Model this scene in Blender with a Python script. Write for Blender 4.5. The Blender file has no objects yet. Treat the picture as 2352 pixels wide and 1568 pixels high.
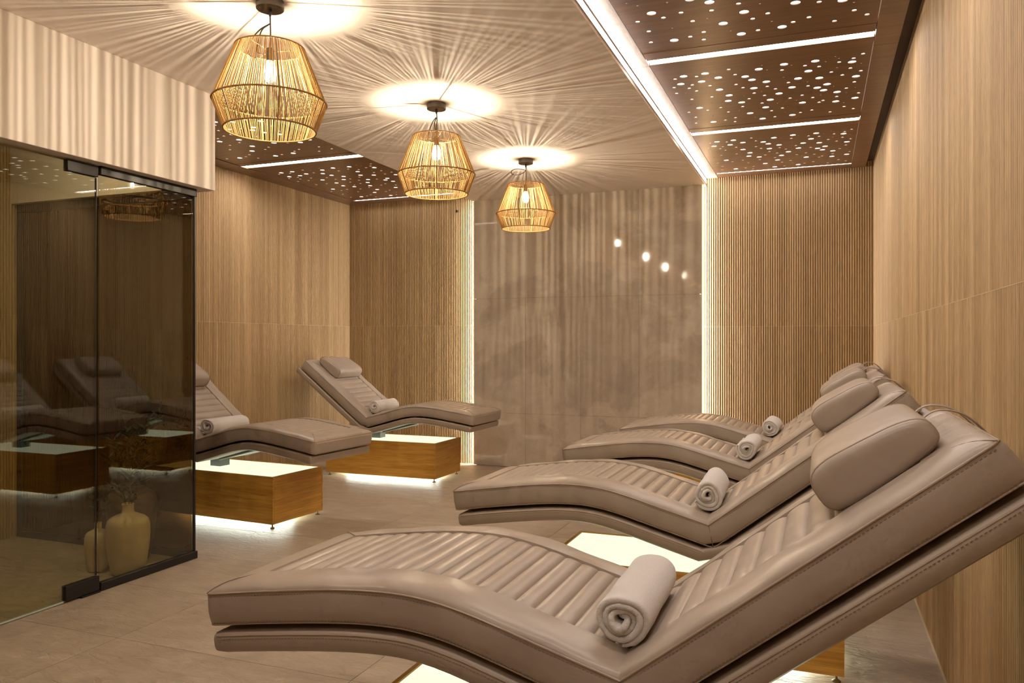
import bpy, bmesh, math, random
from mathutils import Vector, Matrix
random.seed(7)
PI = math.pi
SC = bpy.context.scene
COL = SC.collection

# ------------------------------------------------------------------ camera, world, exposure
FPX, TH, HC = 1805.0, math.radians(21.3347), 1.30       # focal length in px of the 2352 px frame, yaw, eye height
cam = bpy.data.cameras.new('camera')
cam.sensor_width = 36.0
cam.lens = FPX / 2352.0 * 36.0
cam.shift_y = 2.0 / 2352.0
cam.clip_start = 0.02
co = bpy.data.objects.new('camera', cam)
co.location = (0, 0, HC)
co.rotation_euler = (PI / 2, 0, TH)
COL.objects.link(co)
SC.camera = co
w = bpy.data.worlds.new('world')
SC.world = w
w.use_nodes = True
w.node_tree.nodes['Background'].inputs[0].default_value = (0.9, 0.85, 0.8, 1)
w.node_tree.nodes['Background'].inputs[1].default_value = 0.02
SC.view_settings.view_transform = 'Standard'
SC.view_settings.look = 'None'
SC.view_settings.gamma = 1.0
SC.view_settings.use_curve_mapping = False
SC.view_settings.exposure = 0.38
cy = SC.cycles
cy.max_bounces = 7
cy.diffuse_bounces = 4
cy.glossy_bounces = 3
cy.transmission_bounces = 4
cy.transparent_max_bounces = 24
cy.sample_clamp_indirect = 6.0
cy.caustics_reflective = False
cy.caustics_refractive = False
cy.use_denoising = True
cy.use_adaptive_sampling = True
cy.adaptive_threshold = 0.05
cy.adaptive_min_samples = 12

# light levels, all of the lamps the room has
L_BULB = 10500.0      # filaments of the pendant lamps
L_STRIP = 36.0       # cross strips in the wooden ceilings
L_COVE = 20.0        # strip along the plaster edge
L_VERT = 62.0        # upright strips beside the stone wall
L_DOT = 5.0          # panels behind the drilled holes
L_TOP = 0.74         # backlit tops of the lounger bases
L_DOWN = 330.0       # downlight of the glass room
L_UNDER = 46.0        # strips under the lounger bases

# ------------------------------------------------------------------ helpers
def link(o, parent=None):
    COL.objects.link(o)
    if parent is not None:
        o.parent = parent
    return o

def mk(name, verts, faces, mat, parent=None, smooth=False, auto=None):
    me = bpy.data.meshes.new(name)
    me.from_pydata([tuple(v) for v in verts], [], faces)
    me.update()
    if smooth:
        me.polygons.foreach_set('use_smooth', [True] * len(me.polygons))
        if auto is not None:
            me.set_sharp_from_angle(angle=math.radians(auto))
    if mat is not None:
        me.materials.append(mat)
    return link(bpy.data.objects.new(name, me), parent)

def inst(name, me, parent=None, loc=(0, 0, 0), rot=(0, 0, 0), scale=(1, 1, 1)):
    o = bpy.data.objects.new(name, me)
    o.location = loc
    o.rotation_euler = rot
    o.scale = scale
    return link(o, parent)

def bm_obj(name, bm, mat, parent=None, smooth=False, auto=None):
    bmesh.ops.recalc_face_normals(bm, faces=bm.faces)
    me = bpy.data.meshes.new(name)
    bm.to_mesh(me)
    bm.free()
    if smooth:
        me.polygons.foreach_set('use_smooth', [True] * len(me.polygons))
        if auto is not None:
            me.set_sharp_from_angle(angle=math.radians(auto))
    if mat is not None:
        me.materials.append(mat)
    return link(bpy.data.objects.new(name, me), parent)

def bm_box(bm, x0, x1, y0, y1, z0, z1, bevel=0.0, seg=2):
    vs = [bm.verts.new(p) for p in ((x0, y0, z0), (x1, y0, z0), (x1, y1, z0), (x0, y1, z0),
                                    (x0, y0, z1), (x1, y0, z1), (x1, y1, z1), (x0, y1, z1))]
    fs = [bm.faces.new([vs[i] for i in f]) for f in ((0, 3, 2, 1), (4, 5, 6, 7), (0, 1, 5, 4), (1, 2, 6, 5), (2, 3, 7, 6), (3, 0, 4, 7))]
    if bevel > 0:
        es = list({e for f in fs for e in f.edges})
        bmesh.ops.bevel(bm, geom=es, offset=bevel, segments=seg, affect='EDGES', profile=0.5)

def box(name, x0, x1, y0, y1, z0, z1, mat, parent=None, bevel=0.0, seg=2):
    bm = bmesh.new()
    bm_box(bm, x0, x1, y0, y1, z0, z1, bevel, seg)
    return bm_obj(name, bm, mat, parent)

def lit_box(name, x0, x1, y0, y1, z0, z1, mat, lit, parent=None):
    """strip housing whose named sides (x-, x+, y-, y+, z-, z+) give light"""
    bm = bmesh.new()
    bm_box(bm, x0, x1, y0, y1, z0, z1)
    o = bm_obj(name, bm, M['housing'], parent)
    o.data.materials.append(mat)
    for p in o.data.polygons:
        n = p.normal
        k = max(range(3), key=lambda i: abs(n[i]))
        if 'xyz'[k] + ('+' if n[k] > 0 else '-') in lit:
            p.material_index = 1
    return o

def tube_geo(pts, r, seg=8, closed=False, flat=1.0, cap=True):
    pts = [Vector(p) for p in pts]
    n = len(pts)
    V, F = [], []
    up = Vector((0, 0, 1))
    prev = None
    for i, p in enumerate(pts):
        if closed:
            t = pts[(i + 1) % n] - pts[i - 1]
        else:
            t = pts[min(i + 1, n - 1)] - pts[max(i - 1, 0)]
        t.normalize()
        if prev is None:
            a = up if abs(t.z) < 0.9 else Vector((1, 0, 0))
            x = t.cross(a).normalized()
        else:
            x = (prev - t * prev.dot(t)).normalized()
        prev = x
        y = t.cross(x)
        rr = r[i] if isinstance(r, (list, tuple)) else r
        for k in range(seg):
            a = 2 * PI * k / seg
            V.append(p + x * (rr * math.cos(a)) + y * (rr * flat * math.sin(a)))
    m = n if closed else n - 1
    for i in range(m):
        for k in range(seg):
            a, b = i * seg + k, i * seg + (k + 1) % seg
            c, d = ((i + 1) % n) * seg + (k + 1) % seg, ((i + 1) % n) * seg + k
            F.append((a, b, c, d))
    if cap and not closed:
        F.append(tuple(range(seg))[::-1])
        F.append(tuple((n - 1) * seg + k for k in range(seg)))
    return V, F

def tube(name, pts, r, mat, parent=None, seg=8, closed=False, flat=1.0):
    V, F = tube_geo(pts, r, seg, closed, flat)
    return mk(name, V, F, mat, parent, smooth=True, auto=60)

def lathe_geo(prof, seg=48):
    V, F = [], []
    for (r, z) in prof:
        for k in range(seg):
            a = 2 * PI * k / seg
            V.append((r * math.cos(a), r * math.sin(a), z))
    for i in range(len(prof) - 1):
        for k in range(seg):
            F.append((i * seg + k, i * seg + (k + 1) % seg, (i + 1) * seg + (k + 1) % seg, (i + 1) * seg + k))
    return V, F

def merge(geos):
    V, F = [], []
    for v, f in geos:
        o = len(V)
        V += list(v)
        F += [tuple(i + o for i in q) for q in f]
    return V, F

def smooth_path(pts, sub=6):
    """Catmull-Rom through points"""
    P = [Vector(p) for p in pts]
    P = [P[0] * 2 - P[1]] + P + [P[-1] * 2 - P[-2]]
    out = []
    for i in range(1, len(P) - 2):
        p0, p1, p2, p3 = P[i - 1], P[i], P[i + 1], P[i + 2]
        for k in range(sub):
            t = k / sub
            out.append(0.5 * ((2 * p1) + (p2 - p0) * t + (2 * p0 - 5 * p1 + 4 * p2 - p3) * t * t + (3 * p1 - p0 - 3 * p2 + p3) * t ** 3))
    out.append(P[-2])
    return out

def thing(name, label, cat, loc=(0, 0, 0), rotz=0.0, group=None):
    o = bpy.data.objects.new(name, None)
    o.empty_display_size = 0.1
    o.location = loc
    o.rotation_euler = (0, 0, rotz)
    COL.objects.link(o)
    return tag(o, label, cat, group)

def tag(o, label, cat, group=None):
    o['label'] = label
    o['category'] = cat
    if group:
        o['group'] = group
    return o

def struct(o, label=None, cat=None):
    o['kind'] = 'structure'
    if label:
        o['label'] = label
    if cat:
        o['category'] = cat
    return o

def stuff(o):
    o['kind'] = 'stuff'
    return o

# ------------------------------------------------------------------ materials
class NB:
    def __init__(self, name):
        self.m = bpy.data.materials.new(name)
        self.m.use_nodes = True
        self.t = self.m.node_tree
        self.t.nodes.clear()
        self.out = self.n('ShaderNodeOutputMaterial')
    def n(self, kind, **kw):
        x = self.t.nodes.new(kind)
        for k, v in kw.items():
            if isinstance(k, str) and k.startswith('i_'):
                key = k[2:]
                key = int(key) if key.isdigit() else key.replace('_', ' ')
                x.inputs[key].default_value = v
            else:
                setattr(x, k, v)
        return x
    def l(self, a, b):
        self.t.links.new(a, b)
    def ramp(self, fac, stops):
        r = self.n('ShaderNodeValToRGB')
        e = r.color_ramp.elements
        while len(e) < len(stops):
            e.new(0.5)
        for i, (p, c) in enumerate(stops):
            e[i].position = p
            e[i].color = (c[0], c[1], c[2], 1) if not isinstance(c, (int, float)) else (c, c, c, 1)
        self.l(fac, r.inputs[0])
        return r.outputs[0]
    def coords(self, scale, rand=False, kind='Object'):
        tc = self.n('ShaderNodeTexCoord')
        v = tc.outputs[kind]
        if rand:
            oi = self.n('ShaderNodeObjectInfo')
            mu = self.n('ShaderNodeMath', operation='MULTIPLY', i_1=37.0)
            self.l(oi.outputs['Random'], mu.inputs[0])
            ad = self.n('ShaderNodeVectorMath', operation='ADD')
            self.l(v, ad.inputs[0])
            self.l(mu.outputs[0], ad.inputs[1])
            v = ad.outputs[0]
        mp = self.n('ShaderNodeMapping')
        mp.inputs['Scale'].default_value = scale
        self.l(v, mp.inputs[0])
        return mp.outputs[0]
    def noise(self, vec, scale=1.0, detail=4.0, rough=0.5, dist=0.0):
        x = self.n('ShaderNodeTexNoise')
        x.inputs['Scale'].default_value = scale
        x.inputs['Detail'].default_value = detail
        x.inputs['Roughness'].default_value = rough
        x.inputs['Distortion'].default_value = dist
        self.l(vec, x.inputs['Vector'])
        return x.outputs[0]
    def mix(self, a, b, fac, blend='MIX'):
        x = self.n('ShaderNodeMix', data_type='RGBA', blend_type=blend)
        for s, v in ((x.inputs[6], a), (x.inputs[7], b), (x.inputs[0], fac)):
            if hasattr(v, 'is_linked') or hasattr(v, 'links'):
                self.l(v, s)
            else:
                s.default_value = v if isinstance(v, (int, float)) else (v[0], v[1], v[2], 1)
        return x.outputs[2]
    def bump(self, h, strength=0.3, dist=0.002, normal=None):
        b = self.n('ShaderNodeBump')
        b.inputs['Strength'].default_value = strength
        b.inputs['Distance'].default_value = dist
        self.l(h, b.inputs['Height'])
        if normal is not None:
            self.l(normal, b.inputs['Normal'])
        return b.outputs[0]
    def pbr(self, col, rough=0.5, normal=None, **kw):
        p = self.n('ShaderNodeBsdfPrincipled')
        for s, v in (('Base Color', col), ('Roughness', rough)):
            if hasattr(v, 'links'):
                self.l(v, p.inputs[s])
            else:
                p.inputs[s].default_value = v if isinstance(v, (int, float)) else (v[0], v[1], v[2], 1)
        if normal is not None:
            self.l(normal, p.inputs['Normal'])
        for k, v in kw.items():
            p.inputs[k.replace('_', ' ')].default_value = v
        self.l(p.outputs[0], self.out.inputs[0])
        return self.m

def plain(name, col, rough=0.5, **kw):
    return NB(name).pbr(col, rough, **kw)

def emit(name, col, strength, sample=True):
    b = NB(name)
    e = b.n('ShaderNodeEmission')
    e.inputs[0].default_value = (col[0], col[1], col[2], 1)
    e.inputs[1].default_value = strength
    b.l(e.outputs[0], b.out.inputs[0])
    if not sample:
        b.m.cycles.emission_sampling = 'NONE'
    return b.m

def m_slat(name):
    b = NB(name)
    at = b.n('ShaderNodeAttribute', attribute_name='rnd')
    v = b.coords((60, 60, 2.2))
    g = b.noise(v, 1.0, 5, 0.6, 0.6)
    v2 = b.coords((230, 230, 14))
    g2 = b.noise(v2, 1.0, 3, 0.5)
    base = b.ramp(at.outputs['Fac'], [(0.0, (0.415, 0.270, 0.126)), (0.35, (0.490, 0.336, 0.169)), (0.7, (0.545, 0.382, 0.200)), (1.0, (0.615, 0.450, 0.252))])
    gr = b.ramp(g, [(0.3, 0.86), (0.65, 1.05)])
    c = b.mix(base, gr, 1.0, 'MULTIPLY')
    gr2 = b.ramp(g2, [(0.35, 0.86), (0.6, 1.04)])
    c = b.mix(c, gr2, 1.0, 'MULTIPLY')
    return b.pbr(c, 0.55, b.bump(g2, 0.15, 0.001))

def m_wood(name, c0, c1, c2, sc=(1.3, 26, 26), rough=0.4, rand=False, coat=0.0):
    b = NB(name)
    v = b.coords(sc, rand)
    g = b.noise(v, 1.0, 6, 0.6, 1.4)
    v2 = b.coords((sc[0] * 5, sc[1] * 9, sc[2] * 9), rand)
    g2 = b.noise(v2, 1.0, 3, 0.6, 0.4)
    c = b.ramp(g, [(0.28, c0), (0.5, c1), (0.72, c2)])
    f = b.ramp(g2, [(0.35, 0.80), (0.62, 1.05)])
    c = b.mix(c, f, 1.0, 'MULTIPLY')
    return b.pbr(c, rough, b.bump(g2, 0.12, 0.001), Coat_Weight=coat, Coat_Roughness=0.25)

def m_floor():
    b = NB('porcelain_floor')
    v = b.coords((1, 2.2, 1), True)
    g = b.noise(v, 1.6, 4, 0.62, 0.8)
    v2 = b.coords((1, 1.6, 1), True)
    g2 = b.noise(v2, 9.0, 5, 0.65, 0.5)
    g3 = b.noise(b.coords((11, 26, 20), True), 1.0, 5, 0.62, 1.2)
    c = b.ramp(g, [(0.25, (0.385, 0.312, 0.232)), (0.5, (0.475, 0.390, 0.295)), (0.75, (0.56, 0.465, 0.360))])
    f = b.ramp(g2, [(0.3, 0.90), (0.7, 1.06)])
    c = b.mix(c, f, 1.0, 'MULTIPLY')
    n = b.bump(g3, 1.0, 0.012)
    n = b.bump(g2, 0.25, 0.002, n)
    return b.pbr(c, 0.42, n)

def m_stone():
    b = NB('polished_stone_tile')
    v = b.coords((1, 1, 1))
    g = b.noise(v, 0.95, 6, 0.60, 0.6)
    g2 = b.noise(v, 5.0, 5, 0.68, 0.9)
    g3 = b.noise(v, 2.2, 5, 0.72, 2.2)
    c = b.ramp(g, [(0.34, (0.42, 0.358, 0.288)), (0.47, (0.475, 0.41, 0.332)), (0.505, (0.565, 0.495, 0.405)), (0.72, (0.62, 0.55, 0.455))])
    f = b.ramp(g2, [(0.3, 0.88), (0.7, 1.08)])
    c = b.mix(c, f, 1.0, 'MULTIPLY')
    r = b.n('ShaderNodeMath', operation='SUBTRACT', i_1=0.5)
    b.l(g3, r.inputs[0])
    ab = b.n('ShaderNodeMath', operation='ABSOLUTE')
    b.l(r.outputs[0], ab.inputs[0])
    vein = b.ramp(ab.outputs[0], [(0.0, (1.22, 1.2, 1.18)), (0.018, (1, 1, 1))])
    c = b.mix(c, vein, 0.25, 'MULTIPLY')
    return b.pbr(c, 0.045, None, Specular_IOR_Level=0.5)

def m_leather(name, col, rough=0.34):
    b = NB(name)
    v = b.coords((1, 1, 1))
    g2 = b.noise(v, 5.0, 3, 0.55, 0.6)
    f = b.ramp(g2, [(0.3, 0.94), (0.7, 1.05)])
    c = b.mix(col, f, 1.0, 'MULTIPLY')
    n = b.bump(g2, 0.35, 0.012)
    return b.pbr(c, rough, n, Specular_IOR_Level=0.45)

def m_glass(name, tint, f0=0.04):
    """thin tinted pane: Schlick reflectance over a tinted see-through body"""
    b = NB(name)
    lw = b.n('ShaderNodeLayerWeight')
    lw.inputs[0].default_value = 0.5
    pw = b.n('ShaderNodeMath', operation='POWER', i_1=5.0)
    b.l(lw.outputs['Facing'], pw.inputs[0])
    ma = b.n('ShaderNodeMath', operation='MULTIPLY_ADD', i_1=1.0 - f0, i_2=f0)
    b.l(pw.outputs[0], ma.inputs[0])
    tr = b.n('ShaderNodeBsdfTransparent')
    tr.inputs[0].default_value = (tint[0], tint[1], tint[2], 1)
    gl = b.n('ShaderNodeBsdfGlossy')
    gl.inputs['Roughness'].default_value = 0.0
    mx = b.n('ShaderNodeMixShader')
    b.l(ma.outputs[0], mx.inputs[0])
    b.l(tr.outputs[0], mx.inputs[1])
    b.l(gl.outputs[0], mx.inputs[2])
    b.l(mx.outputs[0], b.out.inputs[0])
    return b.m

def m_bulb():
    b = NB('glowing_bulb_glass')
    tr = b.n('ShaderNodeBsdfTransparent')
    em = b.n('ShaderNodeEmission')
    em.inputs[0].default_value = (1.0, 0.84, 0.62, 1)
    em.inputs[1].default_value = 2.2
    ad = b.n('ShaderNodeAddShader')
    b.l(tr.outputs[0], ad.inputs[0])
    b.l(em.outputs[0], ad.inputs[1])
    b.l(ad.outputs[0], b.out.inputs[0])
    b.m.cycles.emission_sampling = 'NONE'
    return b.m

def m_cord():
    b = NB('natural_paper_cord')
    v = b.coords((300, 300, 500))
    g = b.noise(v, 1.0, 2, 0.5)
    c = b.ramp(g, [(0.3, (0.35, 0.22, 0.085)), (0.7, (0.54, 0.375, 0.17))])
    d = b.n('ShaderNodeBsdfDiffuse')
    b.l(c, d.inputs[0])
    t = b.n('ShaderNodeBsdfTranslucent')
    b.l(c, t.inputs[0])
    mx = b.n('ShaderNodeMixShader')
    mx.inputs[0].default_value = 0.35
    b.l(d.outputs[0], mx.inputs[1])
    b.l(t.outputs[0], mx.inputs[2])
    b.l(mx.outputs[0], b.out.inputs[0])
    return b.m

def m_towel():
    b = NB('white_terry_cotton')
    v = b.coords((1, 1, 1), True)
    g = b.noise(v, 420, 3, 0.7)
    g2 = b.noise(v, 60, 4, 0.6)
    c = b.ramp(g, [(0.3, (0.74, 0.70, 0.655)), (0.65, (0.86, 0.83, 0.79))])
    n = b.bump(g2, 0.5, 0.004)
    n = b.bump(g, 0.8, 0.003, n)
    return b.pbr(c, 0.95, n, Sheen_Weight=0.4, Sheen_Roughness=0.5)

def m_plaster(name, col):
    b = NB(name)
    g = b.noise(b.coords((1, 1, 1)), 180, 3, 0.5)
    return b.pbr(col, 0.75, b.bump(g, 0.08, 0.001))

def m_ceramic(name, col, rough):
    b = NB(name)
    v = b.coords((1, 1, 1))
    g = b.noise(v, 14, 6, 0.6)
    f = b.ramp(g, [(0.3, 0.86), (0.7, 1.06)])
    return b.pbr(b.mix(col, f, 1.0, 'MULTIPLY'), rough, b.bump(g, 0.2, 0.003))

M = dict(
    slat=m_slat('oak_slat'),
    wallback=plain('oak_wall_backing', (0.16, 0.09, 0.04), 0.8),
    joint=plain('pale_joint_filler', (0.62, 0.49, 0.31), 0.6),
    plaster=m_plaster('ceiling_plaster', (0.77, 0.70, 0.645)),
    bulk=m_plaster('bulkhead_plaster', (0.79, 0.72, 0.66)),
    floor=m_floor(),
    grout=plain('floor_grout', (0.13, 0.10, 0.075), 0.9),
    stone=m_stone(),
    stonegrout=plain('stone_grout', (0.16, 0.13, 0.10), 0.8),
    walnut=m_wood('walnut_ceiling_board', (0.135, 0.064, 0.029), (0.178, 0.088, 0.041), (0.225, 0.116, 0.056), (1.2, 14, 14), 0.33, True, 0.2),
    palewood=m_wood('pale_cove_board', (0.40, 0.33, 0.28), (0.46, 0.39, 0.33), (0.52, 0.45, 0.39), (14, 1.2, 14), 0.4),
    darkwood=plain('dark_shadow_gap', (0.06, 0.032, 0.016), 0.6),
    oak=m_wood('warm_oak_veneer', (0.52, 0.255, 0.036), (0.68, 0.365, 0.062), (0.80, 0.465, 0.10), (1.1, 20, 20), 0.42, True, 0.1),
    leather=m_leather('taupe_leather', (0.418, 0.352, 0.286)),
    leather2=m_leather('taupe_leather_shell', (0.39, 0.322, 0.25), 0.42),
    stitch=plain('stitch_thread', (0.235, 0.17, 0.115), 0.7),
    piping=plain('leather_piping', (0.40, 0.31, 0.23), 0.45),
    strap=plain('leather_strap', (0.37, 0.29, 0.215), 0.45),
    towel=m_towel(),
    cord=m_cord(),
    ring=plain('wrapped_ring', (0.34, 0.19, 0.06), 0.7),
    blackm=plain('black_metal', (0.025, 0.024, 0.023), 0.38, Metallic=0.3),
    canopy=plain('bronze_canopy', (0.075, 0.062, 0.05), 0.4, Metallic=0.5),
    blackcord=plain('black_cable', (0.03, 0.027, 0.024), 0.6),
    steel=plain('grey_steel', (0.16, 0.17, 0.165), 0.38, Metallic=0.7),
    lightsteel=plain('pale_steel', (0.46, 0.48, 0.44), 0.42, Metallic=0.6),
    brass=plain('brass_foot', (0.30, 0.22, 0.12), 0.35, Metallic=0.9),
    frontglass=m_glass('grey_tinted_glass', (0.85, 0.84, 0.68), 0.085),
    sideglass=m_glass('bronze_tinted_glass', (0.29, 0.21, 0.13), 0.05),
    edge=plain('glass_edge', (0.55, 0.66, 0.62), 0.2),
    bulbglass=m_bulb(),
    filament=emit('bulb_filament', (1.0, 0.825, 0.60), L_BULB),
    strip=emit('led_cross_strip', (1.0, 0.885, 0.82), L_STRIP),
    cove=emit('led_cove_strip', (1.0, 0.90, 0.86), L_COVE),
    vert=emit('led_upright_strip', (1.0, 0.93, 0.86), L_VERT),
    dot=emit('hole_backlight', (1.0, 0.93, 0.85), L_DOT, False),
    top=emit('backlit_top_glass', (0.93, 1.0, 0.80), L_TOP),
    down=emit('downlight_lens', (1.0, 0.88, 0.70), L_DOWN),
    under=emit('under_base_strip', (0.90, 1.0, 0.86), L_UNDER),
    cream=m_ceramic('cream_stoneware', (0.62, 0.50, 0.34), 0.6),
    darkpot=m_ceramic('dark_stoneware', (0.105, 0.060, 0.038), 0.45),
    housing=plain('strip_housing', (0.6, 0.57, 0.53), 0.5),
    leaf=plain('olive_leaf', (0.018, 0.036, 0.016), 0.55),
    stem=plain('olive_stem', (0.12, 0.085, 0.05), 0.7),
)
# glossy glass over the backlit top: emission with a clear coat
def m_top():
    b = NB('backlit_milk_glass')
    p = b.n('ShaderNodeBsdfPrincipled')
    p.inputs['Base Color'].default_value = (0.75, 0.8, 0.7, 1)
    p.inputs['Roughness'].default_value = 0.06
    p.inputs['Emission Color'].default_value = (0.94, 1.0, 0.74, 1)
    p.inputs['Emission Strength'].default_value = L_TOP
    b.l(p.outputs[0], b.out.inputs[0])
    return b.m
M['top'] = m_top()

# ------------------------------------------------------------------ room
XR, XL, YB, YF = 0.465, -5.016, 7.712, -1.50
ZP, ZW, ZT = 2.80, 2.87, 3.02
XP0, XP1 = -3.430, -1.010          # plaster ceiling field
YST = 7.63                         # face of the stone wall
SX = (-3.418, -2.832, -2.240, -1.646, -1.036)
SZ = (0.0, 0.562, 1.760, 2.80)
PITCH = 0.0205

# floor
floor = struct(box('floor', XL - 0.05, XR + 0.05, YF - 0.05, YB + 0.05, -0.12, -0.0025, M['grout']), 'beige slate-look porcelain tile floor', 'floor')
bm = bmesh.new()
bm_box(bm, 0.0012, 1.1988, 0.0012, 0.5988, -0.003, 0.0)
tme = bm_obj('tile', bm, M['floor'], floor).data
first = [o for o in floor.children][0]
bpy.data.objects.remove(first)
def tile_mesh(x0, x1, y0, y1):
    bm = bmesh.new()
    bm_box(bm, x0, x1, y0, y1, -0.003, 0.0)
    me = bpy.data.meshes.new('tile')
    bmesh.ops.recalc_face_normals(bm, faces=bm.faces)
    bm.to_mesh(me)
    bm.free()
    me.materials.append(M['floor'])
    return me
for i in range(-4, 3):
    for j in range(-8, 10):
        tx, ty = -1.676 + 1.2 * i, 2.590 + 0.6 * j
        a, b_, c_, d_ = max(tx, XL), min(tx + 1.2, XR), max(ty, YF), min(ty + 0.6, YB)
        if b_ - a < 0.02 or d_ - c_ < 0.02:
            continue
        if b_ - a > 1.19 and d_ - c_ > 0.59:
            inst('tile', tme, floor, (tx, ty, 0))
        else:
            inst('tile', tile_mesh(a - tx + 0.0012, b_ - tx - 0.0012, c_ - ty + 0.0012, d_ - ty - 0.0012), floor, (tx, ty, 0))

# slatted walls: ribs of half-round section, upper and lower course
def slat_course(name, length, z0, z1, parent, origin, ang):
    n = int(length / PITCH)
    p = length / n
    V, F, R = [], [], []
    prof = [(0.0, 0.0), (0.06, 0.55), (0.24, 0.92), (0.5, 1.0), (0.76, 0.92), (0.94, 0.55), (1.0, 0.0)]
    dep = 0.0100
    gap = 0.16
    ca, sa = math.cos(ang), math.sin(ang)
    rr = 0.5
    for i in range(n):
        rr = min(1, max(0, 0.35 * rr + 0.65 * random.random() * 0.9 + 0.02))
        o = len(V)
        for (t, h) in prof:
            s = (i + gap / 2 + t * (1 - gap)) * p
            V.append((s, -h * dep, z0))
            V.append((s, -h * dep, z1))
        m = len(prof)
        for k in range(m - 1):
            F.append((o + 2 * k, o + 2 * k + 2, o + 2 * k + 3, o + 2 * k + 1))
            R.append(rr)
        c = len(V)
        V += V[o:c]
        F.append(tuple(c + 2 * k + 1 for k in range(m)))
        R.append(rr)
        F.append(tuple(c + 2 * k for k in range(m))[::-1])
        R.append(rr)
    me = bpy.data.meshes.new(name)
    me.from_pydata(V, [], F)
    at = me.attributes.new('rnd', 'FLOAT', 'FACE')
    at.data.foreach_set('value', R)
    sm = [len(f) == 4 for f in F]
    me.polygons.foreach_set('use_smooth', sm)
    me.materials.append(M['slat'])
    ob = bpy.data.objects.new(name, me)
    ob.location = origin
    ob.rotation_euler = (0, 0, ang)
    ob.parent = parent
    COL.objects.link(ob)
    return stuff(ob)

def slat_wall(wall, length, origin, ang, zj=1.462, ztop=2.95):
    slat_course('slat_panel', length, 0.0, zj - 0.001, wall, origin, ang)
    slat_course('slat_panel', length, zj + 0.001, ztop, wall, origin, ang)
    j = box('joint_strip', 0.0, length, -0.0092, 0.0, zj - 0.001, zj + 0.001, M['joint'], wall)
    j.location = origin
    j.rotation_euler = (0, 0, ang)

wr = struct(box('wall_right', XR + 0.0, XR + 0.12, YF - 0.12, YB + 0.12, -0.12, ZT + 0.1, M['wallback']), 'right wall of fine vertical oak slats', 'wall')
slat_wall(wr, YB - YF, (XR, YB, 0), -PI / 2, 1.446)
wl = struct(box('wall_left', XL - 0.12, XL, YF - 0.12, YB + 0.12, -0.12, ZT + 0.1, M['wallback']), 'left wall of fine vertical oak slats', 'wall')
slat_wall(wl, YB - YF, (XL, YF, 0), PI / 2, 1.482)
wb = struct(box('wall_back', XL - 0.12, XR + 0.12, YB, YB + 0.12, -0.12, ZT + 0.1, M['wallback']), 'back wall of vertical oak slats on both sides of the stone', 'wall')
slat_wall(wb, -3.36 - XL, (XL, YB, 0), 0.0, 1.482)
slat_wall(wb, XR + 1.10, (-1.10, YB, 0), 0.0, 1.450)
wf = struct(box('wall_front', XL - 0.12, XR + 0.12, YF - 0.12, YF, -0.12, ZT + 0.1, M['wallback']), 'slatted oak wall behind the viewpoint', 'wall')
slat_wall(wf, XR - XL, (XR, YF, 0), PI)

# stone wall of large polished tiles, standing proud of the slats
ws = struct(box('wall_stone', SX[0] + 0.03, SX[4] - 0.03, YST + 0.012, YB, 0.0, 2.80, M['stonegrout']), 'polished grey-beige stone tile wall at the end of the room', 'wall')
for i in range(4):
    for j in range(3):
        o = box('tile', SX[i] + 0.0008, SX[i + 1] - 0.0008, YST, YST + 0.012, SZ[j] + 0.0008 + (0.004 if j == 0 else 0), SZ[j + 1] - 0.0008, M['stone'], ws)

tr1 = struct(box('trim_1', XR - 0.0165, XR - 0.0102, YF, YB - 0.012, 0.0, 0.005, M['joint']), 'thin pale sealant line along the foot of right wall', 'trim')
sn = tag(box('wall_sensor', -3.656, -3.632, YB - 0.022, YB - 0.0101, 2.705, 2.729, M['blackm'], None, 0.003, 2), 'tiny dark sensor high on the slats left of the stone wall', 'sensor')

# ceilings
ceil = struct(box('ceiling', XL - 0.12, XR + 0.12, YF - 0.12, YB + 0.12, ZT + 0.1, ZT + 0.2, M['darkwood']), 'ceiling slab above the plaster and wooden fields', 'ceiling')
box('plaster_field', XP0, XP1, YF, YB, ZP, ZW + 0.06, M['plaster'], ceil)
box('vestibule_plaster', XL, XP0 - 0.001, YF, 3.80, ZP, ZW + 0.06, M['plaster'], ceil)
box('hatch_gap', -3.132, -2.532, 1.904, 2.504, ZP - 0.0006, ZP + 0.002, M['stonegrout'], ceil)
box('access_hatch', -3.130, -2.534, 1.906, 2.502, ZP - 0.0012, ZP + 0.002, M['plaster'], ceil)
# right wooden field
HB = [(149,152),(111,287),(274,149),(337,250),(236,286),(318,481),(149,824),(193,1202),(362,619),(344,736),(423,800),(455,1073),(488,288),(521,363),(520,528),(572,185),(599,430),(601,809),(563,970),(526,1242),(711,155),(740,596),(660,695),(724,1223),(838,323),(779,438),(794,950),(876,163),(897,473),(885,661),(922,727),(941,612),(1068,252),(1099,521),(1001,795),(997,1001),(1111,966)]
HM = [(94,183),(62,338),(57,457),(220,183),(174,327),(147,385),(182,454),(273,382),(255,612),(129,615),(66,899),(93,1037),(193,896),(282,868),(319,989),(278,1184),(351,1147),(338,1249),(74,1186),(410,127),(436,231),(424,416),(458,493),(421,896),(475,737),(514,628),(599,522),(644,590),(572,701),(547,864),(595,1066),(609,1222),(696,249),(723,493),(722,819),(667,1027),(821,220),(833,603),(795,783),(858,859),(777,1179),(850,1147),(896,264),(962,389),(1001,229),(1074,193),(1063,357),(1119,138),(1121,427),(1023,466),(1094,625),(1053,734),(1001,893),(920,948),(896,980),(1051,1139),(1110,1213),(966,1239),(1127,863)]
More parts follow.
